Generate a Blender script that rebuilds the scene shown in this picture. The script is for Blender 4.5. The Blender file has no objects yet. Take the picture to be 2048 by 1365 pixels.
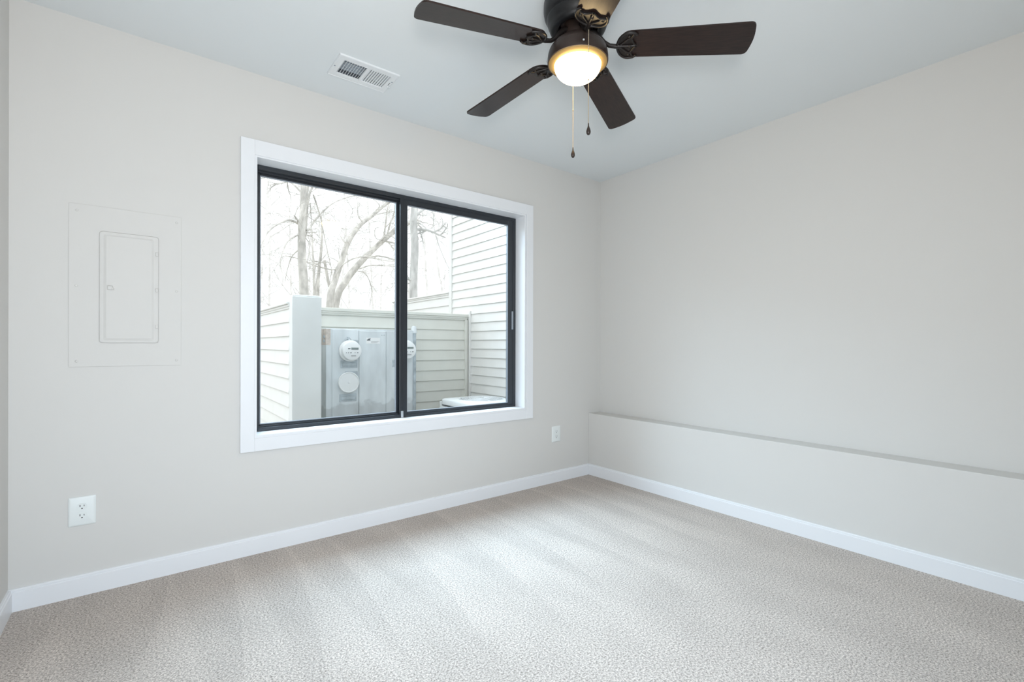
import bpy, bmesh, math, random
import numpy as np
from mathutils import Vector, Matrix
PI = math.pi
scene = bpy.context.scene
C = scene.collection

# ------------------------------------------------------------------ camera, world, lights, exposure
cam_d = bpy.data.cameras.new('camera')
cam = bpy.data.objects.new('camera', cam_d); C.objects.link(cam)
cam_d.sensor_width = 36.0
cam_d.lens = 946.97 / 2048 * 36.0
cam_d.shift_y = 8.72 / 2048
cam_d.clip_start = 0.02
cam_d.clip_end = 200
fw = Vector((0.61354, 0.78966, 0.0)); rt = Vector((0.78966, -0.61354, 0.0021)).normalized()
up = rt.cross(fw).normalized()
cam.matrix_world = Matrix(((rt.x, up.x, -fw.x, -3.0386), (rt.y, up.y, -fw.y, -2.7006), (rt.z, up.z, -fw.z, 1.0610), (0, 0, 0, 1)))
scene.camera = cam

world = bpy.data.worlds.new('overcast_sky'); scene.world = world
world.use_nodes = True
bg = world.node_tree.nodes['Background']
wn, wl = world.node_tree.nodes, world.node_tree.links
# overcast sky: about twice as bright overhead as at the horizon
w_tc = wn.new('ShaderNodeTexCoord'); w_sep = wn.new('ShaderNodeSeparateXYZ'); w_mr = wn.new('ShaderNodeMapRange')
wl.new(w_tc.outputs['Generated'], w_sep.inputs[0]); wl.new(w_sep.outputs['Z'], w_mr.inputs['Value'])
w_mr.inputs['To Min'].default_value = 1.4; w_mr.inputs['To Max'].default_value = 2.6
wl.new(w_mr.outputs['Result'], bg.inputs['Strength'])
bg.inputs['Color'].default_value = (0.97, 0.985, 1.0, 1)

def lamp(name, kind, loc, direction, energy, color, **kw):
    d = bpy.data.lights.new(name, kind); d.energy = energy; d.color = color
    for k, v in kw.items(): setattr(d, k, v)
    o = bpy.data.objects.new(name, d); C.objects.link(o); o.location = loc
    o.rotation_euler = Vector(direction).to_track_quat('-Z', 'Y').to_euler()
    return o

# hazy winter sun: from the far left of the yard, high over the fence
lamp('hazy_sun', 'SUN', (-6, 8, 8), (0.42, -0.72, -0.62), 0.9, (0.80, 0.90, 1.0), angle=math.radians(38))
# added lamp outside above the window, standing in for steep skylight
lamp('window_daylight_fill', 'AREA', (-1.75, 1.6, 3.15), (0.02, -0.79, -0.61), 165, (0.56, 0.79, 1.0), shape='RECTANGLE', size=4.2, size_y=1.5, spread=math.radians(108))
# added cool fill lamp behind the camera, set in a made-up opening
lamp('rear_fill', 'AREA', (-2.78, -3.04, 1.05), (0.45, 1.0, -0.95), 34, (0.58, 0.79, 1.0), shape='RECTANGLE', size=1.2, size_y=1.9)
# unseen soft flash by the camera, placed from the fan's ceiling shadows
lamp('camera_flash', 'AREA', (-3.12, -2.92, 1.25), (0.38, 0.66, 0.60), 25, (1.0, 0.96, 0.92), shape='RECTANGLE', size=0.25, size_y=0.3)

vs = scene.view_settings
scene.display_settings.display_device = 'sRGB'
vs.view_transform = 'Standard'; vs.look = 'None'; vs.exposure = 0.0; vs.gamma = 1.0
vs.use_curve_mapping = False

# ------------------------------------------------------------------ materials
def lin(c): return tuple((v/255/12.92 if v/255 <= 0.04045 else ((v/255+0.055)/1.055)**2.4) for v in c)

def mat(name, rgb, rough=0.6, metal=0.0, spec=0.5, noise=0.0, nscale=20.0, bump=0.0, bscale=200.0, stretch=None, coat=0.0):
    m = bpy.data.materials.new(name); m.use_nodes = True
    nt = m.node_tree; N = nt.nodes; L = nt.links
    b = N['Principled BSDF']
    b.inputs['Base Color'].default_value = (*rgb, 1)
    b.inputs['Roughness'].default_value = rough
    b.inputs['Metallic'].default_value = metal
    b.inputs['Specular IOR Level'].default_value = spec
    b.inputs['Coat Weight'].default_value = coat
    tc = N.new('ShaderNodeTexCoord'); mp = N.new('ShaderNodeMapping')
    L.new(tc.outputs['Object'], mp.inputs['Vector'])
    if stretch: mp.inputs['Scale'].default_value = stretch
    if noise > 0:
        n = N.new('ShaderNodeTexNoise'); n.inputs['Scale'].default_value = nscale; n.inputs['Detail'].default_value = 5
        L.new(mp.outputs['Vector'], n.inputs['Vector'])
        r = N.new('ShaderNodeValToRGB')
        r.color_ramp.elements[0].position = 0.3; r.color_ramp.elements[1].position = 0.7
        r.color_ramp.elements[0].color = (*[c*(1-noise) for c in rgb], 1)
        r.color_ramp.elements[1].color = (*[min(1, c*(1+noise)) for c in rgb], 1)
        L.new(n.outputs['Fac'], r.inputs['Fac']); L.new(r.outputs['Color'], b.inputs['Base Color'])
    if bump > 0:
        n2 = N.new('ShaderNodeTexNoise'); n2.inputs['Scale'].default_value = bscale; n2.inputs['Detail'].default_value = 3
        L.new(tc.outputs['Object'], n2.inputs['Vector'])
        bp = N.new('ShaderNodeBump'); bp.inputs['Strength'].default_value = bump; bp.inputs['Distance'].default_value = 0.002
        L.new(n2.outputs['Fac'], bp.inputs['Height']); L.new(bp.outputs['Normal'], b.inputs['Normal'])
    return m

M = {}
M['wall'] = mat('wall_paint', (0.68, 0.665, 0.64), 0.7, spec=0.25, bump=0.06, bscale=350)
M['ceiling'] = mat('ceiling_paint', (0.76, 0.79, 0.80), 0.9, spec=0.1, bump=0.05, bscale=300)
M['trim'] = mat('white_trim_paint', (0.82, 0.83, 0.85), 0.35, spec=0.5)
M['plate'] = mat('white_plastic', (0.80, 0.83, 0.82), 0.3, spec=0.5)
M['slot'] = mat('dark_slot', (0.02, 0.02, 0.02), 0.6)
M['black_frame'] = mat('bronze_aluminium', (0.022, 0.026, 0.032), 0.35, spec=0.5)
M['gasket'] = mat('grey_gasket', (0.30, 0.33, 0.37), 0.4)
M['chrome'] = mat('latch_metal', (0.6, 0.62, 0.64), 0.3, metal=0.8)
M['bronze'] = mat('oil_rubbed_bronze', (0.014, 0.011, 0.010), 0.36, metal=0.2, spec=0.4)
M['bronze_brown'] = mat('brown_bronze', (0.032, 0.021, 0.017), 0.4, metal=0.2, spec=0.4)
M['black_motor'] = mat('black_motor_paint', (0.008, 0.008, 0.009), 0.36, spec=0.35)
M['blade'] = mat('dark_walnut_blade', (0.018, 0.0095, 0.0075), 0.30, spec=0.32, noise=0.45, nscale=14, stretch=(1, 14, 14))
M['lamplit_ring'] = mat('lamplit_ring', (0.25, 0.175, 0.065), 0.45, metal=0.3)  # the bowl's yellow glow is put into the fitter ring's colour
M['brass'] = mat('brass_chain', (0.40, 0.33, 0.24), 0.35, metal=0.8)
M['vent'] = mat('vent_white', (0.78, 0.80, 0.81), 0.4)
M['vent_inner'] = mat('galvanised_damper', (0.55, 0.61, 0.67), 0.5, metal=0.2)
M['duct'] = mat('duct_dark', (0.10, 0.115, 0.13), 0.7)
M['outer_dark'] = mat('dark_outer_wall', (0.16, 0.11, 0.09), 0.9, noise=0.3, nscale=12)  # unseen outer wall face, made dark to cut bounce onto the fence
M['siding'] = mat('vinyl_siding', (0.72, 0.72, 0.70), 0.5, noise=0.03, nscale=6)
M['fence'] = mat('cream_vinyl_siding', (0.66, 0.66, 0.61), 0.5, noise=0.03, nscale=6)
M['post'] = mat('weathered_white_post', (0.66, 0.67, 0.66), 0.6, noise=0.05, nscale=3)
M['galv'] = mat('galvanised_steel', (0.66, 0.70, 0.72), 0.5, metal=0.1, noise=0.12, nscale=5, stretch=(1.6, 1.6, 0.6))
def tide_mark(m, zl):
    """old splash line along the foot of the cabinet"""
    nt = m.node_tree; N = nt.nodes; L = nt.links; b = N['Principled BSDF']
    src = b.inputs['Base Color'].links[0].from_socket
    tc = N.new('ShaderNodeTexCoord'); sp = N.new('ShaderNodeSeparateXYZ'); L.new(tc.outputs['Object'], sp.inputs[0])
    n = N.new('ShaderNodeTexNoise'); n.inputs['Scale'].default_value = 9; n.inputs['Detail'].default_value = 4; L.new(tc.outputs['Object'], n.inputs['Vector'])
    a = N.new('ShaderNodeMath'); a.operation = 'MULTIPLY_ADD'; a.inputs[1].default_value = -0.22; L.new(n.outputs['Fac'], a.inputs[0]); L.new(sp.outputs['Z'], a.inputs[2])
    r = N.new('ShaderNodeMapRange'); r.inputs['From Min'].default_value = zl; r.inputs['From Max'].default_value = zl+0.025
    r.inputs['To Min'].default_value = 0.80; r.inputs['To Max'].default_value = 1.0; L.new(a.outputs[0], r.inputs['Value'])
    mx = N.new('ShaderNodeMix'); mx.data_type = 'RGBA'; mx.blend_type = 'MULTIPLY'; mx.inputs['Factor'].default_value = 1
    L.new(src, mx.inputs['A']); L.new(r.outputs['Result'], mx.inputs['B']); L.new(mx.outputs['Result'], b.inputs['Base Color'])
tide_mark(M['galv'], 0.055)
M['galv_dark'] = mat('weathered_steel', (0.46, 0.51, 0.54), 0.55, metal=0.15, noise=0.25, nscale=14)
M['rust'] = mat('rust_stain', (0.60, 0.53, 0.48), 0.8, noise=0.22, nscale=25)
M['meter_white'] = mat('meter_white', (0.82, 0.83, 0.83), 0.3)
M['meter_face'] = mat('meter_face', (0.74, 0.75, 0.75), 0.4)
M['lcd'] = mat('lcd_grey', (0.22, 0.26, 0.25), 0.3)
M['ink'] = mat('ink', (0.10, 0.11, 0.12), 0.6)
M['ac'] = mat('ac_enamel', (0.72, 0.74, 0.74), 0.4)
M['ac_dark'] = mat('ac_dark_metal', (0.10, 0.11, 0.12), 0.6)  # dark tone of the coil and fan rotor
M['ground'] = mat('bare_ground', (0.36, 0.34, 0.30), 0.95, noise=0.3, nscale=3)
M['bark'] = mat('pale_bark', (0.58, 0.56, 0.53), 0.9, noise=0.35, nscale=9, stretch=(1, 1, 0.5))  # pale bark, lightened further for the overexposed glow outdoors
M['bark_grey'] = mat('grey_bark', (0.54, 0.54, 0.53), 0.9, noise=0.3, nscale=8, stretch=(1, 1, 0.4))
M['bark_far'] = mat('far_bark', (0.80, 0.78, 0.77), 0.9, noise=0.2, nscale=5)  # lightened so that distance haze sits in the bark colour

def glass_mat():
    m = bpy.data.materials.new('window_glass'); m.use_nodes = True
    nt = m.node_tree; N = nt.nodes; L = nt.links; N.clear()
    out = N.new('ShaderNodeOutputMaterial'); mix = N.new('ShaderNodeMixShader')
    tr = N.new('ShaderNodeBsdfTransparent'); tr.inputs['Color'].default_value = (0.965, 0.985, 0.985, 1)
    gl = N.new('ShaderNodeBsdfGlossy'); gl.inputs['Roughness'].default_value = 0.02
    lw = N.new('ShaderNodeLayerWeight'); lw.inputs['Blend'].default_value = 0.5
    pw = N.new('ShaderNodeMath'); pw.operation = 'POWER'; pw.inputs[1].default_value = 5.0
    ma = N.new('ShaderNodeMath'); ma.operation = 'MULTIPLY_ADD'; ma.inputs[1].default_value = 0.9; ma.inputs[2].default_value = 0.025
    L.new(lw.outputs['Facing'], pw.inputs[0]); L.new(pw.outputs[0], ma.inputs[0])
    L.new(ma.outputs[0], mix.inputs['Fac']); L.new(tr.outputs[0], mix.inputs[1]); L.new(gl.outputs[0], mix.inputs[2])
    L.new(mix.outputs[0], out.inputs['Surface'])
    return m
M['glass'] = glass_mat()

def lamp_glass():
    m = bpy.data.materials.new('lit_frosted_glass'); m.use_nodes = True
    b = m.node_tree.nodes['Principled BSDF']
    b.inputs['Base Color'].default_value = (0.9, 0.88, 0.82, 1); b.inputs['Roughness'].default_value = 0.3
    b.inputs['Emission Color'].default_value = (1.0, 0.72, 0.36, 1); b.inputs['Emission Strength'].default_value = 27.0
    return m
M['lamp_glass'] = lamp_glass()

def carpet_mat():
    m = bpy.data.materials.new('cut_pile_carpet'); m.use_nodes = True
    nt = m.node_tree; N = nt.nodes; L = nt.links; b = N['Principled BSDF']
    b.inputs['Roughness'].default_value = 1.0; b.inputs['Specular IOR Level'].default_value = 0.05
    b.inputs['Sheen Weight'].default_value = 0.1; b.inputs['Sheen Roughness'].default_value = 0.5
    def val(x, op, y=None, z=None, clamp=False):
        n = N.new('ShaderNodeMath'); n.operation = op; n.use_clamp = clamp
        for i, q in enumerate((x, y, z)):
            if q is None: continue
            if isinstance(q, (int, float)): n.inputs[i].default_value = q
            else: L.new(q, n.inputs[i])
        return n.outputs[0]
    tc = N.new('ShaderNodeTexCoord')
    def noise(scale, detail, rough=0.6, stretch=None):
        n = N.new('ShaderNodeTexNoise'); n.inputs['Scale'].default_value = scale; n.inputs['Detail'].default_value = detail; n.inputs['Roughness'].default_value = rough
        if stretch:
            mp = N.new('ShaderNodeMapping'); mp.inputs['Scale'].default_value = stretch; L.new(tc.outputs['Object'], mp.inputs['Vector']); L.new(mp.outputs['Vector'], n.inputs['Vector'])
        else: L.new(tc.outputs['Object'], n.inputs['Vector'])
        return n.outputs['Fac']
    # yarn tips: fine light and dark flecks
    g1 = noise(150, 5, 0.9)
    r1 = N.new('ShaderNodeValToRGB'); e = r1.color_ramp.elements
    e[0].position = 0.40; e[0].color = (0.20, 0.166, 0.142, 1)
    e[1].position = 0.585; e[1].color = (0.80, 0.712, 0.645, 1)
    L.new(g1, r1.inputs['Fac'])
    # pile laid one way and the other by the vacuum: wedge-shaped strokes drawn away from the window wall
    sep = N.new('ShaderNodeSeparateXYZ'); L.new(tc.outputs['Object'], sep.inputs[0])
    X, Y = sep.outputs['X'], sep.outputs['Y']
    u = val(val(X, 'SUBTRACT', val(Y, 'MULTIPLY', 0.11)), 'DIVIDE', 0.27)
    u = val(u, 'ADD', val(noise(1.1, 1, 0.5, (1.0, 0.3, 1)), 'MULTIPLY', 2.0))
    fr = val(u, 'FRACT')
    dist = val(Y, 'MULTIPLY', -1.0)
    thr = val(val(dist, 'MULTIPLY', 0.62), 'ADD', 0.10)
    wedge = val(val(thr, 'SUBTRACT', fr), 'MULTIPLY', 9, clamp=True)
    fade = val(val(dist, 'SUBTRACT', 1.55), 'MULTIPLY', -2.2, clamp=True)
    wedge = val(val(wedge, 'SUBTRACT', 0.6), 'MULTIPLY', val(fade, 'MULTIPLY', 0.075))
    soft = val(val(noise(3.0, 3, 0.5, (1.6, 0.8, 1)), 'SUBTRACT', 0.5), 'MULTIPLY', 0.34)
    k = val(val(wedge, 'ADD', soft), 'ADD', 1.0)
    mx = N.new('ShaderNodeMix'); mx.data_type = 'RGBA'; mx.blend_type = 'MULTIPLY'; mx.inputs['Factor'].default_value = 1
    L.new(r1.outputs['Color'], mx.inputs['A']); L.new(k, mx.inputs['B'])
    L.new(mx.outputs['Result'], b.inputs['Base Color'])
    bp = N.new('ShaderNodeBump'); bp.inputs['Strength'].default_value = 0.5; bp.inputs['Distance'].default_value = 0.003
    L.new(g1, bp.inputs['Height']); L.new(bp.outputs['Normal'], b.inputs['Normal'])
    return m
M['carpet'] = carpet_mat()

# ------------------------------------------------------------------ mesh helpers
class MB:
    """collects shapes in one bmesh"""
    def __init__(s): s.bm = bmesh.new()
    def box(s, x0, x1, y0, y1, z0, z1, bev=0.0, seg=2, mtx=None):
        r = bmesh.ops.create_cube(s.bm, size=1.0); vs_ = r['verts']
        for v in vs_:
            v.co = Vector(((x0+x1)/2 + v.co.x*(x1-x0), (y0+y1)/2 + v.co.y*(y1-y0), (z0+z1)/2 + v.co.z*(z1-z0)))
        if bev > 0:
            es = list({e for v in vs_ for e in v.link_edges})
            r2 = bmesh.ops.bevel(s.bm, geom=es, offset=bev, segments=seg, affect='EDGES', profile=0.5)
            vs_ = list({v for f in r2['faces'] for v in f.verts} | {v for v in vs_ if v.is_valid})
        if mtx:
            for v in vs_: v.co = mtx @ v.co
        return s
    def lathe(s, prof, seg=48, mtx=None, cap=False):
        rings = []
        for r, z in prof:
            ring = []
            if r < 1e-6:
                v = s.bm.verts.new((0, 0, z)); ring = [v]*seg
            else:
                for i in range(seg):
                    a = 2*PI*i/seg; ring.append(s.bm.verts.new((r*math.cos(a), r*math.sin(a), z)))
            rings.append(ring)
        allv = {v for q in rings for v in q}
        for a, b in zip(rings, rings[1:]):
            for i in range(seg):
                j = (i+1) % seg
                q = []
                for v in (a[i], a[j], b[j], b[i]):
                    if v not in q: q.append(v)
                if len(q) > 2:
                    try: s.bm.faces.new(q)
                    except ValueError: pass
        if mtx:
            for v in allv: v.co = mtx @ v.co
        return s
    def tube(s, pts, r0, r1=None, seg=8, flat=None):
        """tapering tube along points; flat=(k) squashes it"""
        if r1 is None: r1 = r0
        pts = [Vector(q) for q in pts]; n = len(pts); rings = []
        ref = Vector((0.13, 0.21, 0.97))
        for i, q in enumerate(pts):
            t = (pts[min(i+1, n-1)] - pts[max(i-1, 0)]).normalized()
            if abs(t.dot(ref)) > 0.97: ref = Vector((0.97, 0.2, 0.1))
            a = t.cross(ref).normalized(); b = t.cross(a).normalized()
            k = i/max(1, n-1); r = (r0[i] if isinstance(r0, (list, tuple)) else r0 + (r1-r0)*k)
            rings.append([s.bm.verts.new(q + (a*math.cos(2*PI*j/seg) + b*math.sin(2*PI*j/seg))*r) for j in range(seg)])
        for A, B in zip(rings, rings[1:]):
            for j in range(seg):
                s.bm.faces.new((A[j], A[(j+1) % seg], B[(j+1) % seg], B[j]))
        if seg > 2:
            s.bm.faces.new(list(reversed(rings[0]))); s.bm.faces.new(rings[-1])
        return s
    def prism(s, poly, z0, z1, mtx=None):
        """polygon in XY extruded along Z"""
        a = [s.bm.verts.new((x, y, z0)) for x, y in poly]; b = [s.bm.verts.new((x, y, z1)) for x, y in poly]
        n = len(poly)
        s.bm.faces.new(list(reversed(a))); s.bm.faces.new(b)
        for i in range(n): s.bm.faces.new((a[i], a[(i+1) % n], b[(i+1) % n], b[i]))
        if mtx:
            for v in a+b: v.co = mtx @ v.co
        return s
    def ball(s, c, r, sc=(1, 1, 1), sub=2):
        q = bmesh.ops.create_icosphere(s.bm, subdivisions=sub, radius=r)
        for v in q['verts']: v.co = Vector((v.co.x*sc[0]+c[0], v.co.y*sc[1]+c[1], v.co.z*sc[2]+c[2]))
        return s
    def build(s, name, m, parent=None, smooth=False, sharp=35):
        bmesh.ops.recalc_face_normals(s.bm, faces=s.bm.faces[:])
        me = bpy.data.meshes.new(name); 
        if smooth:
            for f in s.bm.faces: f.smooth = True
            lim = math.radians(sharp)
            for e in s.bm.edges:
                if len(e.link_faces) == 2 and e.calc_face_angle(0) > lim: e.smooth = False
        s.bm.to_mesh(me); s.bm.free()
        o = bpy.data.objects.new(name, me); C.objects.link(o)
        me.materials.append(M[m] if isinstance(m, str) else m)
        if parent is not None:
            o.parent = parent
            # shapes are given in world metres: move the mesh into the parent's frame
            inv = world_of(parent).inverted(); me.transform(inv)
        return o

def world_of(o):
    m = o.matrix_basis.copy()
    while o.parent is not None:
        o = o.parent; m = o.matrix_basis @ m
    return m

def thing(name, label, cat, loc=(0, 0, 0), group=None, kind=None):
    o = bpy.data.objects.new(name, None); C.objects.link(o); o.location = loc
    o.empty_display_size = 0.1
    o['label'] = label; o['category'] = cat
    if group: o['group'] = group
    if kind: o['kind'] = kind
    return o
def structure(o, label=None, cat=None):
    o['kind'] = 'structure'
    if label: o['label'] = label
    if cat: o['category'] = cat
    return o

def rot_about(c, axis, a):
    c = Vector(c); return Matrix.Translation(c) @ Matrix.Rotation(a, 4, axis) @ Matrix.Translation(-c)

# ------------------------------------------------------------------ the room
H = 2.44
XL, YF = -3.4625, -3.0          # left wall, wall behind the photographer
# carpeted floor
mb = MB(); mb.box(XL, 0, YF, 0, -0.05, 0.0)
structure(mb.build('floor', 'carpet'), 'beige cut pile carpet floor with vacuum strokes', 'floor')
# window wall with its opening
mb = MB()
mb.box(XL-0.12, -2.60, 0, 0.18, -0.05, H); mb.box(-0.82, 0.12, 0, 0.18, -0.05, H)
mb.box(-2.60, -0.82, 0, 0.18, -0.05, 0.585); mb.box(-2.60, -0.82, 0, 0.18, 2.03, H)
for f in mb.bm.faces:
    if f.calc_center_median().y > 0.179: f.material_index = 1
wb = mb.build('wall_back', 'wall'); wb.data.materials.append(M['outer_dark'])
structure(wb, 'light beige wall with the large window in it', 'wall')
mb = MB(); mb.box(0, 0.12, YF-0.12, 0, -0.05, H)
structure(mb.build('wall_right', 'wall'), 'bare light beige wall right of the window', 'wall')
mb = MB(); mb.box(XL-0.12, XL, YF-0.12, 0, -0.05, H)
structure(mb.build('wall_left', 'wall'), 'sliver of beige wall at the left picture edge', 'wall')
mb = MB(); mb.box(XL, XL+0.06, YF-0.12, YF, -0.05, H); mb.box(XL+0.06, -2.12, YF-0.12, YF, 2.08, H); mb.box(-2.12, 0, YF-0.12, YF, -0.05, H)  # unseen wall; its opening is added to let light in from behind
structure(mb.build('wall_front', 'wall'), 'beige wall behind the camera with an opening added to admit light', 'wall')
# knee wall along the foot of the right wall
KX = -0.138
mb = MB(); mb.box(KX, 0.0, YF, 0, 0, 0.503, bev=0.003)
structure(mb.build('trim_1', 'wall'), 'low boxed-out ledge painted beige along the right wall', 'ledge')
# ceiling with the hole for the air register
VX0, VX1, VY0, VY1 = -2.287, -2.033, -0.410, -0.268
mb = MB()
mb.box(XL-0.12, VX0, YF-0.12, 0.18, H, H+0.15); mb.box(VX1, 0.12, YF-0.12, 0.18, H, H+0.15)
mb.box(VX0, VX1, YF-0.12, VY0, H, H+0.15); mb.box(VX0, VX1, VY1, 0.18, H, H+0.15)
structure(mb.build('ceiling', 'ceiling'), 'smooth white painted ceiling', 'ceiling')

# baseboards: flat board with an eased top and a small cap line
BH = 0.088
def board(name, p0, p1, n, label):
    p0, p1, n = Vector(p0), Vector(p1), Vector(n)
    d = (p1-p0); L = d.length; d.normalize()
    prof = [(0, 0), (0.013, 0), (0.013, BH-0.013), (0.010, BH-0.011), (0.010, BH-0.003), (0.007, BH), (0, BH)]
    m = Matrix(((n.x, 0, d.x, p0.x), (n.y, 0, d.y, p0.y), (0, 1, 0, 0), (0, 0, 0, 1)))
    b = MB(); b.prism(prof, 0, L, m)
    structure(b.build(name, 'trim'), label, 'baseboard')
board('baseboard_back', (XL, 0, 0), (KX, 0, 0), (0, -1, 0), 'white baseboard under the window wall')
board('baseboard_right', (KX, YF, 0), (KX, -0.013, 0), (-1, 0, 0), 'white baseboard along the low ledge on the right')
board('baseboard_left', (XL, YF, 0), (XL, -0.013, 0), (1, 0, 0), 'short white baseboard on the left wall')

# ------------------------------------------------------------------ window
W = thing('window_1', 'large two-pane sliding window with black frame and white casing', 'window', (-1.71, 0, 0.52), kind='structure')
CX0, CX1, CZ0, CZ1 = -2.661, -0.755, 0.521, 2.099          # casing outside
IX0, IX1, IZ0, IZ1 = -2.598, -0.818, 0.588, 2.022          # casing inside
mb = MB()
for x0, x1, z0, z1 in ((CX0, IX0, CZ0, CZ1), (IX1, CX1, CZ0, CZ1), (IX0, IX1, IZ1, CZ1), (IX0, IX1, CZ0, IZ0)):
    mb.box(x0, x1, -0.018, 0.0, z0, z1, bev=0.0015, seg=1)
mb.build('window_casing', 'trim', W)
JX0, JX1, JZ0, JZ1 = -2.587, -0.832, 0.602, 2.014          # jamb liner inside
mb = MB()
mb.box(-2.60, JX0, -0.012, 0.18, 0.585, 2.03); mb.box(JX1, -0.82, -0.012, 0.18, 0.585, 2.03)
mb.box(JX0, JX1, -0.012, 0.18, JZ1, 2.03)
mb.build('window_jamb', 'trim', W)
mb = MB(); mb.box(JX0, JX1, -0.012, 0.18, 0.585, JZ0, bev=0.002, seg=1); mb.build('window_sill', 'trim', W)
# outer black frame
def bars(mb, x0, x1, z0, z1, y0, y1, l, r, t, b, bev=0.002):
    mb.box(x0, x0+l, y0, y1, z0, z1, bev, 1); mb.box(x1-r, x1, y0, y1, z0, z1, bev, 1)
    mb.box(x0+l-0.001, x1-r+0.001, y0, y1, z1-t, z1, bev, 1); mb.box(x0+l-0.001, x1-r+0.001, y0, y1, z0, z0+b, bev, 1)
mb = MB()
bars(mb, JX0, JX1, JZ0, JZ1, 0.095, 0.175, 0.022, 0.022, 0.024, 0.018)
mb.box(JX0+0.02, JX1-0.02, 0.118, 0.124, JZ1-0.034, JZ1-0.02)      # track fins
mb.box(JX0+0.02, JX1-0.02, 0.118, 0.124, JZ0+0.014, JZ0+0.026)
mb.build('window_frame', 'black_frame', W)
# fixed left light
mb = MB(); bars(mb, JX0+0.02, -1.728, JZ0+0.016, JZ1-0.022, 0.135, 0.165, 0.018, 0.040, 0.020, 0.014)
fs = mb.build('fixed_sash', 'black_frame', W)
mb = MB(); bars(mb, JX0+0.038, -1.768, JZ0+0.030, JZ1-0.042, 0.139, 0.150, 0.005, 0.005, 0.005, 0.005, 0.001); mb.build('glazing_bead', 'gasket', fs)
mb = MB(); mb.box(JX0+0.036, -1.766, 0.148, 0.152, JZ0+0.028, JZ1-0.040); mb.build('glass_pane', 'glass', fs)
# sliding right sash
SX0, SX1 = -1.752, JX1-0.016
mb = MB(); bars(mb, SX0, SX1, JZ0+0.014, JZ1-0.020, 0.100, 0.130, 0.042, 0.050, 0.036, 0.018)
mb.box(SX0-0.010, SX0+0.004, 0.094, 0.104, JZ0+0.016, JZ1-0.022, 0.001, 1)     # interlock fin on the meeting stile
ss = mb.build('sliding_sash', 'black_frame', W)
mb = MB(); bars(mb, SX0+0.041, SX1-0.049, JZ0+0.031, JZ1-0.055, 0.106, 0.120, 0.004, 0.004, 0.004, 0.004, 0.001); mb.build('glazing_bead', 'gasket', ss)
mb = MB(); mb.box(SX0+0.040, SX1-0.048, 0.114, 0.118, JZ0+0.030, JZ1-0.054); mb.build('glass_pane', 'glass', ss)
mb = MB(); mb.box(SX1-0.020, SX1-0.010, 0.090, 0.101, 1.195, 1.300, 0.003, 2)
mb.box(SX1-0.022, SX1-0.008, 0.092, 0.1005, 1.18, 1.315, 0.002, 1)
mb.build('latch', 'gasket', ss)
mb = MB(); mb.box(-1.757, -1.742, 0.086, 0.0945, JZ0+0.000, JZ0+0.042, 0.001, 1); mb.build('stile_clip', 'chrome', ss)

# ------------------------------------------------------------------ breaker panel
P = thing('breaker_panel', 'flush electrical breaker panel painted beige like the wall, left of the window', 'electrical panel', (-3.095, 0, 1.30))
def rrect(x0, x1, z0, z1, r, n=6):
    o = []
    for cx, cz, a0 in ((x1-r, z1-r, 0), (x0+r, z1-r, 90), (x0+r, z0+r, 180), (x1-r, z0+r, 270)):
        for i in range(n+1):
            a = math.radians(a0 + 90*i/n); o.append((cx + r*math.cos(a), cz + r*math.sin(a)))
    return o
def loft(mb, loops):          # list of (polygon in xz, y) closed front
    rr = [[mb.bm.verts.new((x, y, z)) for x, z in poly] for poly, y in loops]
    n = len(rr[0])
    for a, b in zip(rr, rr[1:]):
        for i in range(n): mb.bm.faces.new((a[i], a[(i+1) % n], b[(i+1) % n], b[i]))
    mb.bm.faces.new(rr[-1])
dx0, dx1, dz0, dz1 = -3.190, -2.988, 1.069, 1.549
mb = MB()     # cover with a rounded opening for the door
g = 0.0016
rr = [[mb.bm.verts.new((x, y, z)) for x, z in poly] for poly, y in (
    (rrect(-3.288, -2.902, 0.966, 1.655, 0.002), 0.0), (rrect(-3.288, -2.902, 0.966, 1.655, 0.002), -0.003), (rrect(-3.2872, -2.9028, 0.9668, 1.6542, 0.002), -0.004),
    (rrect(dx0-g, dx1+g, dz0-g, dz1+g, 0.013), -0.004), (rrect(dx0-g, dx1+g, dz0-g, dz1+g, 0.013), -0.0004))]
for A, B in zip(rr, rr[1:]):
    for i in range(len(A)): mb.bm.faces.new((A[i], A[(i+1) % len(A)], B[(i+1) % len(A)], B[i]))
mb.build('cover_plate', 'wall', P)
mb = MB()
loft(mb, [(rrect(dx0, dx1, dz0, dz1, 0.012), -0.0006), (rrect(dx0, dx1, dz0, dz1, 0.012), -0.008),
          (rrect(dx0+0.003, dx1-0.003, dz0+0.003, dz1-0.003, 0.011), -0.009),
          (rrect(dx0+0.013, dx1-0.016, dz0+0.010, dz1-0.012, 0.008), -0.009),
          (rrect(dx0+0.022, dx1-0.024, dz0+0.019, dz1-0.019, 0.006), -0.0135)])
door = mb.build('panel_door', 'wall', P, smooth=True, sharp=20)
mb = MB(); mb.box(-3.165, -3.146, -0.0175, -0.013, 1.298, 1.317, 0.003, 2); mb.box(-3.150, -3.142, -0.0215, -0.0135, 1.299, 1.307, 0.0015, 1); mb.box(-3.163, -3.148, -0.0205, -0.017, 1.312, 1.3155, 0.001, 1)
mb.build('door_latch', 'wall', door)
for z in (1.471, 1.308, 1.142):
    mb = MB(); mb.box(-2.9985, -2.9885, -0.0165, -0.0085, z-0.0085, z+0.0085, 0.0015, 1); mb.build('hinge', 'wall', door)
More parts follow.
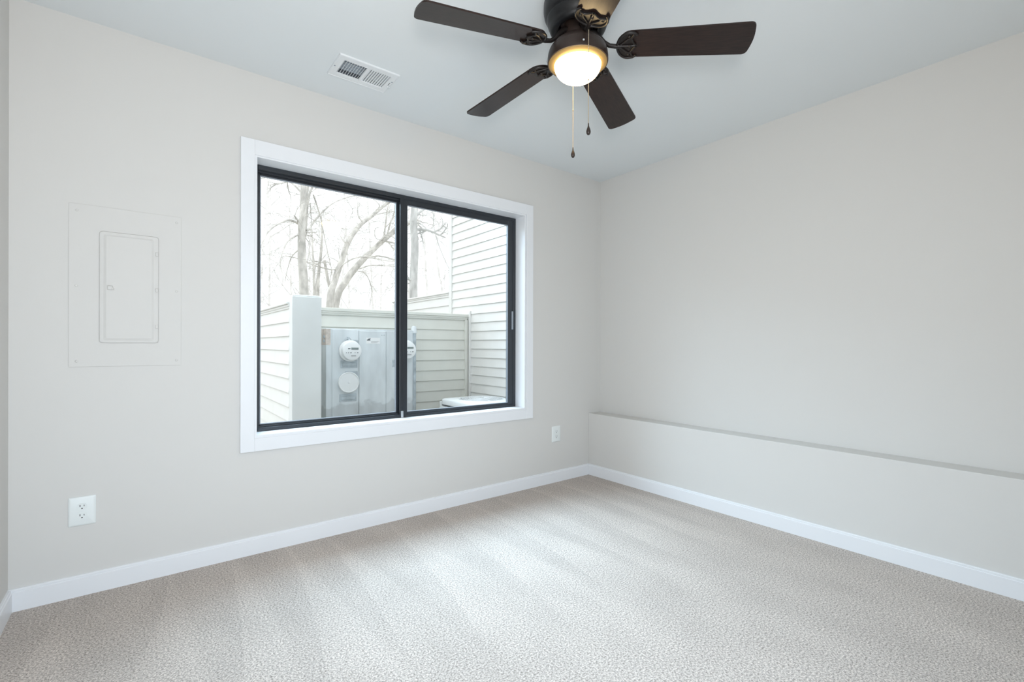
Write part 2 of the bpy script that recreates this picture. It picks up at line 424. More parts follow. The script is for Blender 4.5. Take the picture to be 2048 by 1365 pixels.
for x, z in ((-3.263, 1.627), (-3.264, 1.309), (-3.263, 0.990), (-2.920, 1.628), (-2.920, 1.309), (-2.920, 0.989)):
    mb = MB(); mb.lathe([(0.0055, 0), (0.0055, 0.001), (0.004, 0.003), (0, 0.0036)], 16, Matrix.Translation((x, -0.0035, z)) @ Matrix.Rotation(PI/2, 4, 'X'))
    mb.build('screw', 'wall', P, smooth=True)

# ------------------------------------------------------------------ outlets
def outlet(x, z, label):
    o = thing('wall_outlet', label, 'outlet', (x, 0, z))
    mb = MB(); w, h = 0.044, 0.061
    loft(mb, [(rrect(x-w, x+w, z-h, z+h, 0.004), 0.0), (rrect(x-w, x+w, z-h, z+h, 0.004), -0.0025),
              (rrect(x-w+0.0015, x+w-0.0015, z-h+0.0015, z+h-0.0015, 0.004), -0.0045),
              (rrect(x-w+0.007, x+w-0.007, z-h+0.007, z+h-0.007, 0.003), -0.0062)])
    mb.build('cover_plate', 'plate', o, smooth=True, sharp=50)
    for s in (1, -1):
        zc = z + s*0.0195
        poly = []
        for i in range(28):
            a = 2*PI*i/28; px, pz = 0.0172*math.cos(a), 0.0172*math.sin(a)
            poly.append((x+px, zc+max(-0.0142, min(0.0142, pz))))
        mb = MB(); loft(mb, [(poly, -0.006), (poly, -0.0078)])
        r = mb.build('receptacle', 'plate', o)
        mb = MB()
        mb.box(x-0.0076, x-0.0052, -0.0082, -0.007, zc-0.0005, zc+0.0078); mb.box(x+0.0054, x+0.0074, -0.0082, -0.007, zc+0.0005, zc+0.007)
        mb.lathe([(0.0026, 0), (0.0026, 0.0012), (0, 0.0012)], 14, Matrix.Translation((x, -0.007, zc-0.0075)) @ Matrix.Rotation(PI/2, 4, 'X'))
        mb.build('socket_slots', 'slot', r)
    mb = MB(); mb.lathe([(0.0028, 0), (0.0028, 0.0008), (0, 0.0014)], 14, Matrix.Translation((x, -0.006, z)) @ Matrix.Rotation(PI/2, 4, 'X'))
    mb.build('screw', 'plate', o, smooth=True)
outlet(-3.2445, 0.356, 'white double outlet in a wide plate under the breaker panel')
outlet(-0.5045, 0.372, 'white double outlet low on the wall between the window and the right corner')

# ------------------------------------------------------------------ ceiling air register
V = thing('air_register', 'white rectangular ceiling air register with two louver banks', 'vent', (-2.16, -0.339, H))
mb = MB()
fx0, fx1, fy0, fy1 = -2.311, -2.010, -0.441, -0.237
hx0, hx1, hy0, hy1 = VX0+0.008, VX1-0.008, VY0+0.006, VY1-0.006
mid0, mid1 = -2.166, -2.152
zf0, zf1 = H-0.0065, H+0.0
for x0, x1, y0, y1 in ((fx0, hx0, fy0, fy1), (hx1, fx1, fy0, fy1), (hx0, hx1, fy0, hy0), (hx0, hx1, hy1, fy1), (mid0, mid1, hy0, hy1)):
    mb.box(x0, x1, y0, y1, zf0, zf1)
mb.tube([(fx0+0.003, fy0+0.003, zf0+0.001), (fx1-0.003, fy0+0.003, zf0+0.001), (fx1-0.003, fy1-0.003, zf0+0.001), (fx0+0.003, fy1-0.003, zf0+0.001), (fx0+0.003, fy0+0.003, zf0+0.001)], 0.003, seg=6)
mb.build('faceplate', 'vent', V)
def louvers(x0, x1, n, tilt, m):
    mb = MB()
    for i in range(n):
        xc = x0 + (x1-x0)*(i+0.5)/n
        mb.box(xc-0.0055, xc+0.0055, hy0, hy1, H-0.0005, H+0.0007, mtx=rot_about((xc, 0, H), 'Y', tilt))
    return mb.build('louver_bank', m, V)
louvers(hx0, mid0, 9, math.radians(-50), 'vent')
louvers(mid1, hx1, 9, math.radians(-16), 'vent')
mb = MB()
for i in range(5):
    yc = hy0 + (hy1-hy0)*(i+0.5)/5
    mb.box(VX0+0.004, VX1-0.004, yc-0.0085, yc+0.0085, H+0.020, H+0.0212, mtx=rot_about((0, yc, H+0.02), 'X', math.radians(-15)))
mb.build('damper', 'vent_inner', V)
mb = MB()   # sheet metal boot above the ceiling
mb.box(VX0+0.001, VX1-0.001, VY0+0.001, VY1-0.001, H+0.14, H+0.145)
for x0, x1, y0, y1 in ((VX0, VX0+0.002, VY0, VY1), (VX1-0.002, VX1, VY0, VY1), (VX0, VX1, VY0, VY0+0.002), (VX0, VX1, VY1-0.002, VY1)):
    mb.box(x0, x1, y0, y1, H+0.003, H+0.145)
mb.build('duct_boot', 'duct', V)
mb = MB(); mb.box(-2.0262, -2.0238, -0.352, -0.322, zf0-0.0006, zf0+0.001); mb.build('lever_slot', 'slot', V)
mb = MB(); mb.box(-2.028, -2.020, -0.322, -0.316, zf0-0.012, zf0+0.0005, 0.0015, 1); mb.tube([(-2.024, -0.319, zf0-0.010), (-2.020, -0.335, zf0-0.016)], 0.0022, seg=8); mb.build('damper_lever', 'vent', V)
for x, y in ((-2.302, -0.330), (-2.019, -0.362)):
    mb = MB(); mb.ball((x, y, zf0), 0.0042, (1, 1, 0.45)); mb.build('screw', 'gasket', V)

# ------------------------------------------------------------------ ceiling fan
FX, FY = -1.695, -1.388
FAN = thing('ceiling_fan', 'dark bronze five blade hugger ceiling fan with lit frosted bowl light', 'ceiling fan', (FX, FY, H))
FM = Matrix.Translation((FX, FY, 0))
mb = MB()
mb.lathe([(0, H), (0.120, H), (0.128, 2.425), (0.1335, 2.402), (0.134, 2.376), (0.1305, 2.356), (0.1255, 2.347), (0.1215, 2.343), (0.121, 2.336),
          (0.1185, 2.332), (0.1165, 2.322), (0.113, 2.318), (0.1115, 2.308), (0.107, 2.299), (0.1015, 2.2945), (0.094, 2.293), (0.083, 2.2945), (0.0775, 2.299), (0.076, 2.31), (0.076, 2.345), (0, 2.345)], 72, FM)
mb.build('motor_housing', 'black_motor', FAN, smooth=True, sharp=40)
mb = MB()
mb.lathe([(0, 2.346), (0.066, 2.346), (0.066, 2.322), (0.055, 2.318), (0.0525, 2.312), (0.0525, 2.264), (0, 2.264)], 56, FM)
for k in range(10):
    a = 2*PI*k/10 + 0.2
    mb.ball((FX+0.060*math.cos(a), FY+0.060*math.sin(a), 2.319), 0.0038)
hub = mb.build('switch_housing', 'bronze_brown', FAN, smooth=True, sharp=40)
mb = MB()
mb.lathe([(0.050, 2.268), (0.058, 2.2645), (0.076, 2.2555), (0.095, 2.2405), (0.1085, 2.2240), (0.1155, 2.2070), (0.1180, 2.1900), (0.1183, 2.1730), (0.1172, 2.1697),
          (0.1130, 2.1690), (0.1130, 2.215), (0, 2.215)], 72, FM)
fit_o = mb.build('light_fitter', 'bronze_brown', FAN, smooth=True, sharp=40)
mb = MB(); mb.lathe([(0.1135, 2.200), (0.1135, 2.1688), (0.108, 2.1665), (0.095, 2.1612), (0.0912, 2.1612), (0.0912, 2.200)], 72, FM)
mb.build('trim_ring', 'lamplit_ring', fit_o, smooth=True, sharp=50)
for a in (2.35, 4.1, 5.9):
    mb = MB(); d = Vector((math.cos(a), math.sin(a), 0)); c = Vector((FX, FY, 2.187)) + d*0.1195
    mb.ball(c, 0.0042, (1, 1, 1)); mb.build('thumb_screw', 'chrome', fit_o)
mb = MB(); n = 16
mb.lathe([(0.0905, 2.198)] + [(0.0905*math.cos(PI/2*i/n), 2.161 - 0.063*math.sin(PI/2*i/n)) for i in range(n)] + [(0, 2.098)], 64, FM)
mb.build('glass_bowl', 'lamp_glass', FAN, smooth=True, sharp=80)

# blade lies along +X of its own frame; the frame's origin is on the fan axis at the ceiling
def blade_outline():
    o = []
    x0, x1 = 0.155, 0.642
    w0, w1 = 0.060, 0.0705
    # root: rounded end
    for i in range(13):
        a = PI/2 + PI*i/12; o.append((x0+0.046 + 0.046*math.cos(a), w0*math.sin(a)*1.0))
    # tip: two soft corners and a slightly bowed end
    r = 0.020
    for i in range(7):
        a = -PI/2 + (PI/2)*i/6*0.95; o.append((x1-r-0.006 + r*math.cos(a), -w1+r + r*math.sin(a)))
    for i in range(1, 6):
        t = -1+2*i/6; o.append((x1 - 0.006*t*t, (w1-r)*t))
    for i in range(7):
        a = (PI/2)*0.05 + (PI/2)*i/6*0.95; o.append((x1-r-0.006 + r*math.cos(a), w1-r + r*math.sin(a)))
    return o
def make_blade():
    z = 2.226 - H
    tiltm = Matrix.Translation((0.16, 0, z)) @ Matrix.Rotation(math.radians(4.0), 4, 'Y') @ Matrix.Rotation(math.radians(-12), 4, 'X') @ Matrix.Translation((-0.16, 0, 0))
    mb = MB(); mb.prism(blade_outline(), -0.003, 0.003, tiltm)
    es = [e for e in mb.bm.edges if len(e.link_faces) == 2 and e.calc_face_angle(0) > 1.2]
    bmesh.ops.bevel(mb.bm, geom=es, offset=0.0015, segments=2, affect='EDGES')
    bl = mb.build('fan_blade', 'blade'); bl.parent = FAN
    mb = MB()   # cast blade iron: curved arm, rounded plate, ribs and curled horns under the blade root
    mb.tube([(0.045, 0, 2.292-H), (0.066, 0, 2.284-H), (0.085, 0, 2.262-H), (0.103, 0, 2.240-H), (0.122, 0, 2.226-H), (0.145, 0, 2.2205-H), (0.168, 0, 2.219-H)], [0.0105, 0.010, 0.0092, 0.0085, 0.008, 0.0085, 0.009], seg=12)
    T = lambda x, y, zz: tiltm @ Vector((x, y, zz))
    pl = []
    for i in range(17):
        a = PI/2 + PI*i/16; pl.append((0.196 + 0.046*math.cos(a), 0.061*math.sin(a)))
    pl += [(0.214, -0.052), (0.206, -0.030), (0.216, -0.012), (0.222, 0.0), (0.216, 0.012), (0.206, 0.030), (0.214, 0.052)]
    mb.prism(pl, -0.0062, -0.0028, tiltm)
    ridge = [T(0.196 + 0.044*math.cos(PI/2+PI*i/20), 0.0585*math.sin(PI/2+PI*i/20), -0.0075) for i in range(21)]
    ridge = [T(0.226, 0.047, -0.0065), T(0.214, 0.056, -0.0075)] + ridge + [T(0.214, -0.056, -0.0075), T(0.226, -0.047, -0.0065)]
    mb.tube(ridge, 0.0048, seg=10)
    for s in (1, -1):     # horns sweeping over the blade and scrolls
        mb.tube([T(0.214, s*0.054, -0.007), T(0.206, s*0.040, -0.008), T(0.204, s*0.028, -0.008), T(0.212, s*0.014, -0.008), T(0.222, s*0.002, -0.008)], 0.0042, seg=8)
        mb.tube([T(0.156, 0, -0.008), T(0.176, s*0.016, -0.0085), T(0.190, s*0.030, -0.0085), T(0.208, s*0.036, -0.008)], 0.004, seg=8)
        mb.ball(T(0.196, s*0.042, -0.007), 0.006)
    mb.tube([T(0.156, 0, -0.008), T(0.19, 0, -0.009), T(0.220, 0, -0.008)], 0.0048, seg=8)
    mb.ball(T(0.200, 0, -0.009), 0.007)
    ir = mb.build('blade_iron', 'bronze', smooth=True, sharp=50); ir.parent = bl
    return bl, ir
bl, ir = make_blade()
for k in range(5):
    b_ = bl if k == 0 else bl.copy()
    if k:
        C.objects.link(b_); i_ = ir.copy(); C.objects.link(i_); i_.parent = b_
    b_.rotation_euler = (0, 0, math.radians(23.2 + 72*k))

def bead_chain(name, x, y, z0, z1, hook, plain_to=None):
    mb = MB(); prof = []; z = z0; r = 0.0013; st = 0.0042
    while z > z1:
        for k in range(4):
            prof.append((0.0005 + r*math.sin(PI*k/4), z - st*k/4))
        z -= st
    mb.lathe(prof, 7, Matrix.Translation((x, y, 0)))
    if hook: mb.tube(hook, 0.0014, seg=7)
    mb.ball((x, y, (z0*0.45+z1*0.55)), 0.003, (1, 1, 1.3))
    ch = mb.build(name, 'brass', FAN, smooth=True, sharp=80)
    mb = MB()
    mb.lathe([(0, z1+0.004), (0.002, z1+0.003), (0.0022, z1-0.006), (0.0032, z1-0.010), (0.0062, z1-0.018), (0.0082, z1-0.026), (0.0078, z1-0.033), (0.0045, z1-0.039), (0, z1-0.041)], 18, Matrix.Translation((x, y, 0)))
    mb.build('pull_fob', 'bronze_brown', ch, smooth=True, sharp=80)
f2 = Vector((0.61354, 0.78966)); r2 = Vector((0.78966, -0.61354))
c2 = Vector((FX, FY)) - f2*0.128 + r2*0.0225
n2 = Vector((FX, FY)) - f2*0.052 + r2*0.002
bead_chain('pull_chain', c2.x, c2.y, 2.232, 1.872, [(n2.x, n2.y, 2.281), (n2.x-f2.x*0.02, n2.y-f2.y*0.02, 2.283), (c2.x-r2.x*0.008, c2.y-r2.y*0.008, 2.237), (c2.x, c2.y, 2.228)])
c1 = Vector((FX, FY)) + f2*0.115 - r2*0.003
n1 = Vector((FX, FY)) + f2*0.052
bead_chain('pull_chain', c1.x, c1.y, 2.235, 1.885, [(n1.x, n1.y, 2.281), (n1.x+f2.x*0.03, n1.y+f2.y*0.03, 2.283), (c1.x, c1.y, 2.274), (c1.x, c1.y, 2.230)])

# ------------------------------------------------------------------ the yard outside
GZ = -0.15
mb = MB(); mb.box(-30, 30, 0.18, 60, GZ-0.1, GZ)
structure(mb.build('ground', 'ground'), 'bare winter ground outside the window', 'ground')

def siding(mb, p0, p1, n, z0, z1, zline, e, t=0.012, back=0.05):
    """lapped boards from p0 to p1 (xy), facing n; lap lines at zline + k*e"""
    p0, p1, n = Vector((*p0, 0)), Vector((*p1, 0)), Vector((*n, 0))
    d = (p1-p0); L = d.length; d.normalize()
    zs = zline - e*math.ceil((zline-z0)/e)
    poly = [(-back, z0), (t*0.5, z0)]
    z = zs
    while z < z1 - 1e-4:
        if z > z0: poly += [(t, z)]
        top = z+e
        if top < z1: poly += [(0.0, top-0.0005)]
        else: poly += [(t*(1-(z1-z)/e), z1)]
        z = top
    poly.append((-back, z1))
    m = Matrix(((n.x, 0, d.x, p0.x), (n.y, 0, d.y, p0.y), (0, 1, 0, 0), (0, 0, 0, 1)))
    mb.prism(poly, 0, L, m)

# fence wing on the left, running away from the window; its end post
wing = thing('privacy_fence', 'bright white lap-sided fence wing running back from the white post, left', 'fence', (-2.05, 2.4, GZ), group='siding fences in the yard')
mb = MB(); siding(mb, (-2.095, 3.7), (-2.095, 1.47), (-1, 0), GZ, 1.362, 1.251, 0.1165, back=0.09); mb.build('siding', 'siding', wing)
mb = MB(); mb.box(-2.125, -1.97, 1.47, 3.7, 1.395, 1.417, 0.004, 1); mb.box(-2.112, -1.985, 1.47, 3.7, 1.376, 1.395, 0.003, 1); mb.box(-2.104, -1.993, 1.47, 3.7, 1.360, 1.376); mb.build('top_cap', 'siding', wing)
mb = MB(); mb.box(-2.104, -1.876, 1.37, 1.472, GZ, 1.455, 0.006, 2)
mb.box(-2.098, -1.882, 1.376, 1.466, 1.45, 1.468, 0.008, 2); mb.build('end_post', 'post', wing)
# fence across the yard, facing the window
bf = thing('privacy_fence', 'cream lap-sided fence facing the window behind the meter cabinet', 'fence', (-0.9, 2.25, GZ), group='siding fences in the yard')
mb = MB(); siding(mb, (-1.96, 2.2), (0.045, 2.2), (0, -1), GZ, 1.378, 1.245, 0.1187, back=0.09); mb.build('siding', 'fence', bf)
mb = MB(); mb.box(-1.96, 0.075, 2.165, 2.315, 1.402, 1.436, 0.004, 1); mb.box(-1.96, 0.070, 2.174, 2.306, 1.384, 1.404, 0.003, 1); mb.box(-1.96, 0.066, 2.182, 2.30, 1.368, 1.386, 0.002, 1); mb.build('top_cap', 'fence', bf)
mb = MB(); mb.box(0.030, 0.072, 2.176, 2.29, GZ, 1.37, 0.003, 1); mb.build('end_trim', 'fence', bf)
# far fence continuing from the corner of the next house
ff = thing('privacy_fence', 'far white fence continuing back from the corner of the sided house', 'fence', (0.15, 3.5, GZ), group='siding fences in the yard')
mb = MB(); siding(mb, (0.10, 4.36), (0.10, 2.66), (-1, 0), GZ, 1.70, 1.58, 0.1187, back=0.09); mb.build('siding', 'siding', ff)
mb = MB(); mb.box(0.065, 0.225, 2.66, 4.42, 1.735, 1.755, 0.004, 1); mb.box(0.078, 0.21, 2.66, 4.40, 1.715, 1.735, 0.003, 1); mb.box(0.088, 0.2, 2.66, 4.38, 1.69, 1.716); mb.build('top_cap', 'siding', ff)
mb = MB(); mb.box(0.07, 0.20, 4.33, 4.42, GZ, 1.70, 0.004, 1); mb.build('end_post', 'siding', ff)
# next house, stepping forward on the right
hs = thing('neighbouring_house', 'white house wall of lapped vinyl siding at right in the window', 'house', (0.6, 1.4, GZ))
mb = MB(); siding(mb, (0.10, 2.60), (0.10, 0.185), (-1, 0), GZ, 5.2, 2.591, 0.1047, back=0.9); mb.build('siding', 'siding', hs)
mb = MB(); mb.box(0.078, 0.20, 2.585, 2.65, GZ, 5.2, 0.003, 1); mb.build('corner_trim', 'siding', hs)
mb = MB(); mb.box(0.072, 0.102, 2.135, 2.168, GZ, 1.475, 0.003, 1); mb.build('channel_trim', 'siding', hs)
# meter cabinet on the fence
cab = thing('meter_cabinet', 'weathered galvanised steel electric meter cabinet on the cream fence', 'electrical cabinet', (-1.18, 2.1, 0.3))
cx0, cx1, cy, cz0, cz1 = -1.655, -0.742, 2.0, 0.28, 1.222
mb = MB(); mb.box(cx0, cx1, cy, 2.186, cz0, cz1, 0.003, 1); mb.build('cabinet_body', 'galv', cab)
mb = MB(); mb.box(-1.334, -1.054, cy-0.012, cy, cz0+0.02, 1.205, 0.004, 2); cov = mb.build('centre_cover', 'galv', cab)
mb = MB(); mb.box(-1.600, -1.338, cy-0.006, cy, cz0+0.05, 1.212, 0.003, 1); mb.build('left_cover', 'galv', cab)
mb = MB(); mb.box(-1.050, -0.752, cy-0.006, cy, cz0+0.05, 1.205, 0.003, 1); mb.build('right_cover', 'galv', cab)
mb = MB(); mb.box(cx0-0.0015, cx0+0.042, cy-0.002, 2.185, 1.06, 1.216); mb.build('rust_patch', 'rust', cab)
for z in (1.14, 1.10):
    mb = MB(); mb.box(cx0-0.012, cx0+0.010, cy+0.03, cy+0.06, z-0.014, z+0.014, 0.003, 1); mb.build('hinge_lug', 'galv_dark', cab)
for x, z in ((-1.435, 0.873), (-1.445, 0.542), (-0.90, 0.872)):     # stamped name plates below the sockets
    mb = MB(); mb.box(x-0.085, x+0.085, cy-0.009, cy-0.005, z-0.040, z+0.036, 0.002, 1); mb.box(x-0.070, x+0.070, cy-0.013, cy-0.008, z-0.022, z+0.014, 0.004, 1)
    mb.build('stamped_hood', 'galv_dark', cab)
for x, z in ((-1.395, 1.045), (-1.40, 0.735)):
    mb = MB(); mb.box(x-0.075, x+0.052, cy-0.0085, cy-0.005, z-0.085, z+0.065, 0.002, 1); mb.build('socket_plate', 'galv_dark', cab)
mb = MB()
mb.lathe([(0.099, 0), (0.103, 0.004), (0.103, 0.022), (0.099, 0.027), (0.094, 0.027), (0.091, 0.023), (0.05, 0.025), (0.012, 0.0255), (0.010, 0.028), (0, 0.0285)], 56, Matrix.Translation((-1.443, cy-0.008, 0.692)) @ Matrix.Rotation(PI/2, 4, 'X'))
mb.build('blank_socket_cover', 'meter_white', cab, smooth=True)
mb = MB(); mb.box(-1.265, -1.120, cy-0.0135, cy-0.0115, 1.075, 1.135); st = mb.build('sticker', 'meter_white', cab)
mb = MB(); mb.box(-1.258, -1.222, cy-0.0145, cy-0.013, 1.107, 1.116); mb.ball((-1.236, cy-0.0137, 1.117), 0.011, (1, 0.08, 1)); mb.ball((-1.224, cy-0.0137, 1.127), 0.005, (1, 0.1, 1))
for i in range(3): mb.box(-1.215, -1.128-0.012*i, cy-0.0142, cy-0.013, 1.098-i*0.007, 1.0995-i*0.007)
mb.build('sticker_print', 'ink', st)
for x, z in ((-1.098, 1.165), (-1.075, 1.165), (-1.205, 0.335), (-1.180, 0.336)):
    mb = MB(); mb.ball((x, cy-0.013, z), 0.006, (1, 0.5, 1)); mb.build('bolt', 'galv_dark', cab)
cd = thing('conduit_pipe', 'grey vertical conduit with a domed cap at the right edge of the meter cabinet', 'pipe', (-0.707, 2.055, GZ))
mb = MB(); mb.lathe([(0, GZ), (0.026, GZ), (0.026, 1.20), (0, 1.20)], 20, Matrix.Translation((-0.707, 2.055, 0))); mb.build('pipe', 'galv_dark', cd, smooth=True)
mb = MB(); mb.lathe([(0, 1.19), (0.032, 1.19), (0.034, 1.215), (0.030, 1.222), (0.030, 1.245), (0.022, 1.266), (0, 1.275)], 24, Matrix.Translation((-0.707, 2.055, 0))); mb.build('pipe_cap', 'galv', cd, smooth=True)

def meter(x, z, label):
    m = thing('electric_meter', label, 'electric meter', (x, cy-0.0145, z), group='electric meters on the cabinet')
    R = Matrix.Translation((x, cy-0.0145, z)) @ Matrix.Rotation(PI/2, 4, 'X')
    mb = MB(); mb.lathe([(0.098, 0), (0.106, 0.004), (0.106, 0.026), (0.102, 0.031), (0.092, 0.031), (0, 0.031)], 56, R); mb.build('socket_ring', 'meter_white', m, smooth=True)
    mb = MB(); mb.lathe([(0.094, 0.030), (0.093, 0.075), (0.090, 0.084), (0.082, 0.088), (0, 0.090)], 56, R); mb.build('meter_face', 'meter_white', m, smooth=True)
    y = cy-0.0145-0.0905
    mb = MB(); mb.box(x-0.012, x+0.058, y-0.001, y+0.004, z+0.012, z+0.032); mb.build('display', 'lcd', m)
    for xx, ww, zz, hh in ((-0.033, 0.011, 0.0215, 0.0045), (-0.060, 0.003, -0.0185, 0.0035), (-0.040, 0.003, -0.0185, 0.0035), (-0.016, 0.006, -0.0185, 0.0035), (0.024, 0.003, -0.0185, 0.0035),
                           (0.050, 0.0065, -0.0185, 0.0035), (0.010, 0.024, -0.044, 0.001), (0.010, 0.024, -0.052, 0.001)):
        mb = MB(); mb.box(x+xx-ww, x+xx+ww, y-0.001, y+0.004, z+zz-hh, z+zz+hh); mb.build('printed_mark', 'ink', m)
    mb = MB(); mb.tube([(x-0.05, cy-0.020, z+0.098), (x-0.03, cy-0.034, z+0.118), (x-0.01, cy-0.034, z+0.130), (x+0.012, cy-0.034, z+0.105)], 0.004, seg=6); mb.box(x-0.026, x-0.018, cy-0.042, cy-0.016, z+0.10, z+0.136); mb.build('seal_tab', 'galv_dark', m)
meter(-1.434, 1.004, 'round white electric meter above the blank socket cover, left side of the cabinet')
meter(-0.845, 1.010, 'round white electric meter half hidden behind the black window mullion')

# air conditioner beside the house wall
ac = thing('air_conditioner', 'white outdoor air conditioner unit by the sided house, low in the right pane', 'air conditioner', (-0.235, 1.5, GZ))
ax0, ax1, ay0, ay1, az = -0.525, 0.055, 1.15, 1.80, 0.488
mb = MB(); mb.box(ax0+0.012, ax1-0.012, ay0+0.012, ay1-0.012, GZ+0.05, az-0.05, 0.01, 2); mb.build('inner_coil', 'ac_dark', ac)
mb = MB()
for i in range(11):
    z = GZ + 0.075 + i*0.046
    mb.box(ax0, ax1, ay0, ay1, z, z+0.028, 0.008, 2)
for x in (ax0-0.002, ax1-0.032):
    for y in (ay0-0.002, ay1-0.032): mb.box(x, x+0.034, y, y+0.034, GZ+0.05, az-0.03, 0.004, 1)
mb.build('louvered_side', 'ac', ac)
mb = MB(); oc = (-0.205, 1.475); ro = 0.235
outer = []
n = 64
for i in range(n):
    a = 2*PI*i/n; ca, sa = math.cos(a), math.sin(a)
    # rounded square edge of the top plate
    hx, hy, pw = (ax1-ax0)/2+0.008, (ay1-ay0)/2+0.008, 8
    k = (abs(ca/hx)**pw + abs(sa/hy)**pw)**(-1/pw)
    outer.append(((ax0+ax1)/2+k*ca, (ay0+ay1)/2+k*sa, math.atan2(sa, ca)))
rings = []
for off, z in ((0.0, az-0.055), (0.0, az-0.012), (-0.008, az-0.002), (-0.02, az)):
    mx_, my_ = (ax0+ax1)/2, (ay0+ay1)/2
    rings.append([mb.bm.verts.new((mx_+(x-mx_)*(1+off/0.3), my_+(y-my_)*(1+off/0.3), z)) for x, y, a in outer])
for rr_, z in ((ro+0.02, az+0.001), (ro+0.008, az+0.008), (ro, az+0.004), (ro-0.004, az-0.10)):
    rings.append([mb.bm.verts.new((oc[0]+rr_*math.cos(a), oc[1]+rr_*math.sin(a), z)) for x, y, a in outer])
for A, B in zip(rings, rings[1:]):
    for i in range(n): mb.bm.faces.new((A[i], A[(i+1) % n], B[(i+1) % n], B[i]))
mb.build('top_panel', 'ac', ac, smooth=True, sharp=40)
mb = MB()
for q in range(9):
    r_ = 0.03 + q*0.0245
    mb.tube([(oc[0]+r_*math.cos(2*PI*i/36), oc[1]+r_*math.sin(2*PI*i/36), az+0.014-0.006*(q/8)**2) for i in range(37)], 0.0024, seg=5)
for i in range(14):
    a = 2*PI*i/14; mb.tube([(oc[0]+0.03*math.cos(a), oc[1]+0.03*math.sin(a), az+0.016), (oc[0]+(ro+0.006)*math.cos(a), oc[1]+(ro+0.006)*math.sin(a), az+0.008)], 0.003, seg=5)
mb.build('fan_guard', 'meter_face', ac)
mb = MB()
for i in range(3):
    mb.box(0.03, 0.21, -0.055, 0.055, -0.003, 0.003, mtx=Matrix.Translation((oc[0], oc[1], az-0.06)) @ Matrix.Rotation(2*PI*i/3, 4, 'Z') @ Matrix.Rotation(0.4, 4, 'X'))
mb.lathe([(0, -0.03), (0.045, -0.03), (0.045, 0.01), (0.03, 0.02), (0, 0.02)], 20, Matrix.Translation((oc[0], oc[1], az-0.06)))
mb.build('fan_rotor', 'ac_dark', ac)
mb = MB(); mb.box(ax0-0.06, ax1+0.02, ay0-0.06, ay1+0.06, GZ-0.02, GZ+0.06, 0.01, 1); mb.build('base_pad', 'post', ac)
# ------------------------------------------------------------------ bare winter trees beyond the fence
def twig(mb, p, d, L, r, rng, depth):
    """a thin, wandering and slightly drooping shoot with side shoots"""
    pts = [p.copy()]; d = d.normalized(); n = 5
    for i in range(n):
        d = (d + Vector((rng.uniform(-.28, .28), rng.uniform(-.28, .28), rng.uniform(-.30, .16)))).normalized()
        pts.append(pts[-1] + d*L/n)
    mb.tube(pts, r, max(0.0018, r*0.4), seg=4 if r < 0.008 else 5)
    if depth > 0:
        for i in range(1, n+1):
            if rng.random() < 0.75:
                dd = (pts[i]-pts[i-1]).normalized()
                side = Vector((rng.uniform(-1, 1), rng.uniform(-1, 1), rng.uniform(-.6, .8)))
                twig(mb, pts[i], dd*0.5 + side*0.8, L*rng.uniform(.35, .6), max(0.0024, r*0.6), rng, depth-1)

def smooth_path(pts, k=4):
    P_ = [Vector(q) for q in pts]; out = []
    for i in range(len(P_)-1):
        p0 = P_[max(i-1, 0)]; p1 = P_[i]; p2 = P_[i+1]; p3 = P_[min(i+2, len(P_)-1)]
        for j in range(k):
            t = j/k
            out.append(0.5*((2*p1) + (p2-p0)*t + (2*p0-5*p1+4*p2-p3)*t*t + (3*p1-p0-3*p2+p3)*t**3))
    out.append(P_[-1]); return out

def tree(branches, label, seed, bark, ntwig, tl, group='bare trees beyond the fence', whole=False):
    rng = random.Random(seed)
    base = branches[0][0][0]
    if not whole: t = thing('bare_tree', label, 'tree', (base[0], base[1], GZ), group=group)
    pts, (r0, r1) = branches[0]
    path = smooth_path([(base[0]-(pts[1][0]-base[0])*0.2, base[1], GZ-0.05)] + list(pts))
    mb = MB(); mb.tube(path, r0*1.1, r1, seg=12)
    if not whole:
        mb.build('trunk', bark, t, smooth=True); mb = MB()
    for bi, (bp, (a, b)) in enumerate(branches):
        sp = smooth_path(bp)
        if bi: mb.tube(sp, a, b, seg=7)
        for _ in range(max(2, int(ntwig * (1.0 if bi else 0.6)))):
            i = rng.randrange(max(1, len(sp)//5), len(sp))
            dd = (sp[i]-sp[i-1]).normalized()
            twig(mb, sp[i], dd*0.5 + Vector((rng.uniform(-1, 1), rng.uniform(-.7, .7), rng.uniform(-.6, .7))), tl*rng.uniform(.5, 1.2), max(0.003, b*0.55), rng, 2)
    if whole:
        t = mb.build('bare_tree', bark); t['label'] = label; t['category'] = 'tree'; t['group'] = group
    else: mb.build('branches', bark, t)
    return t

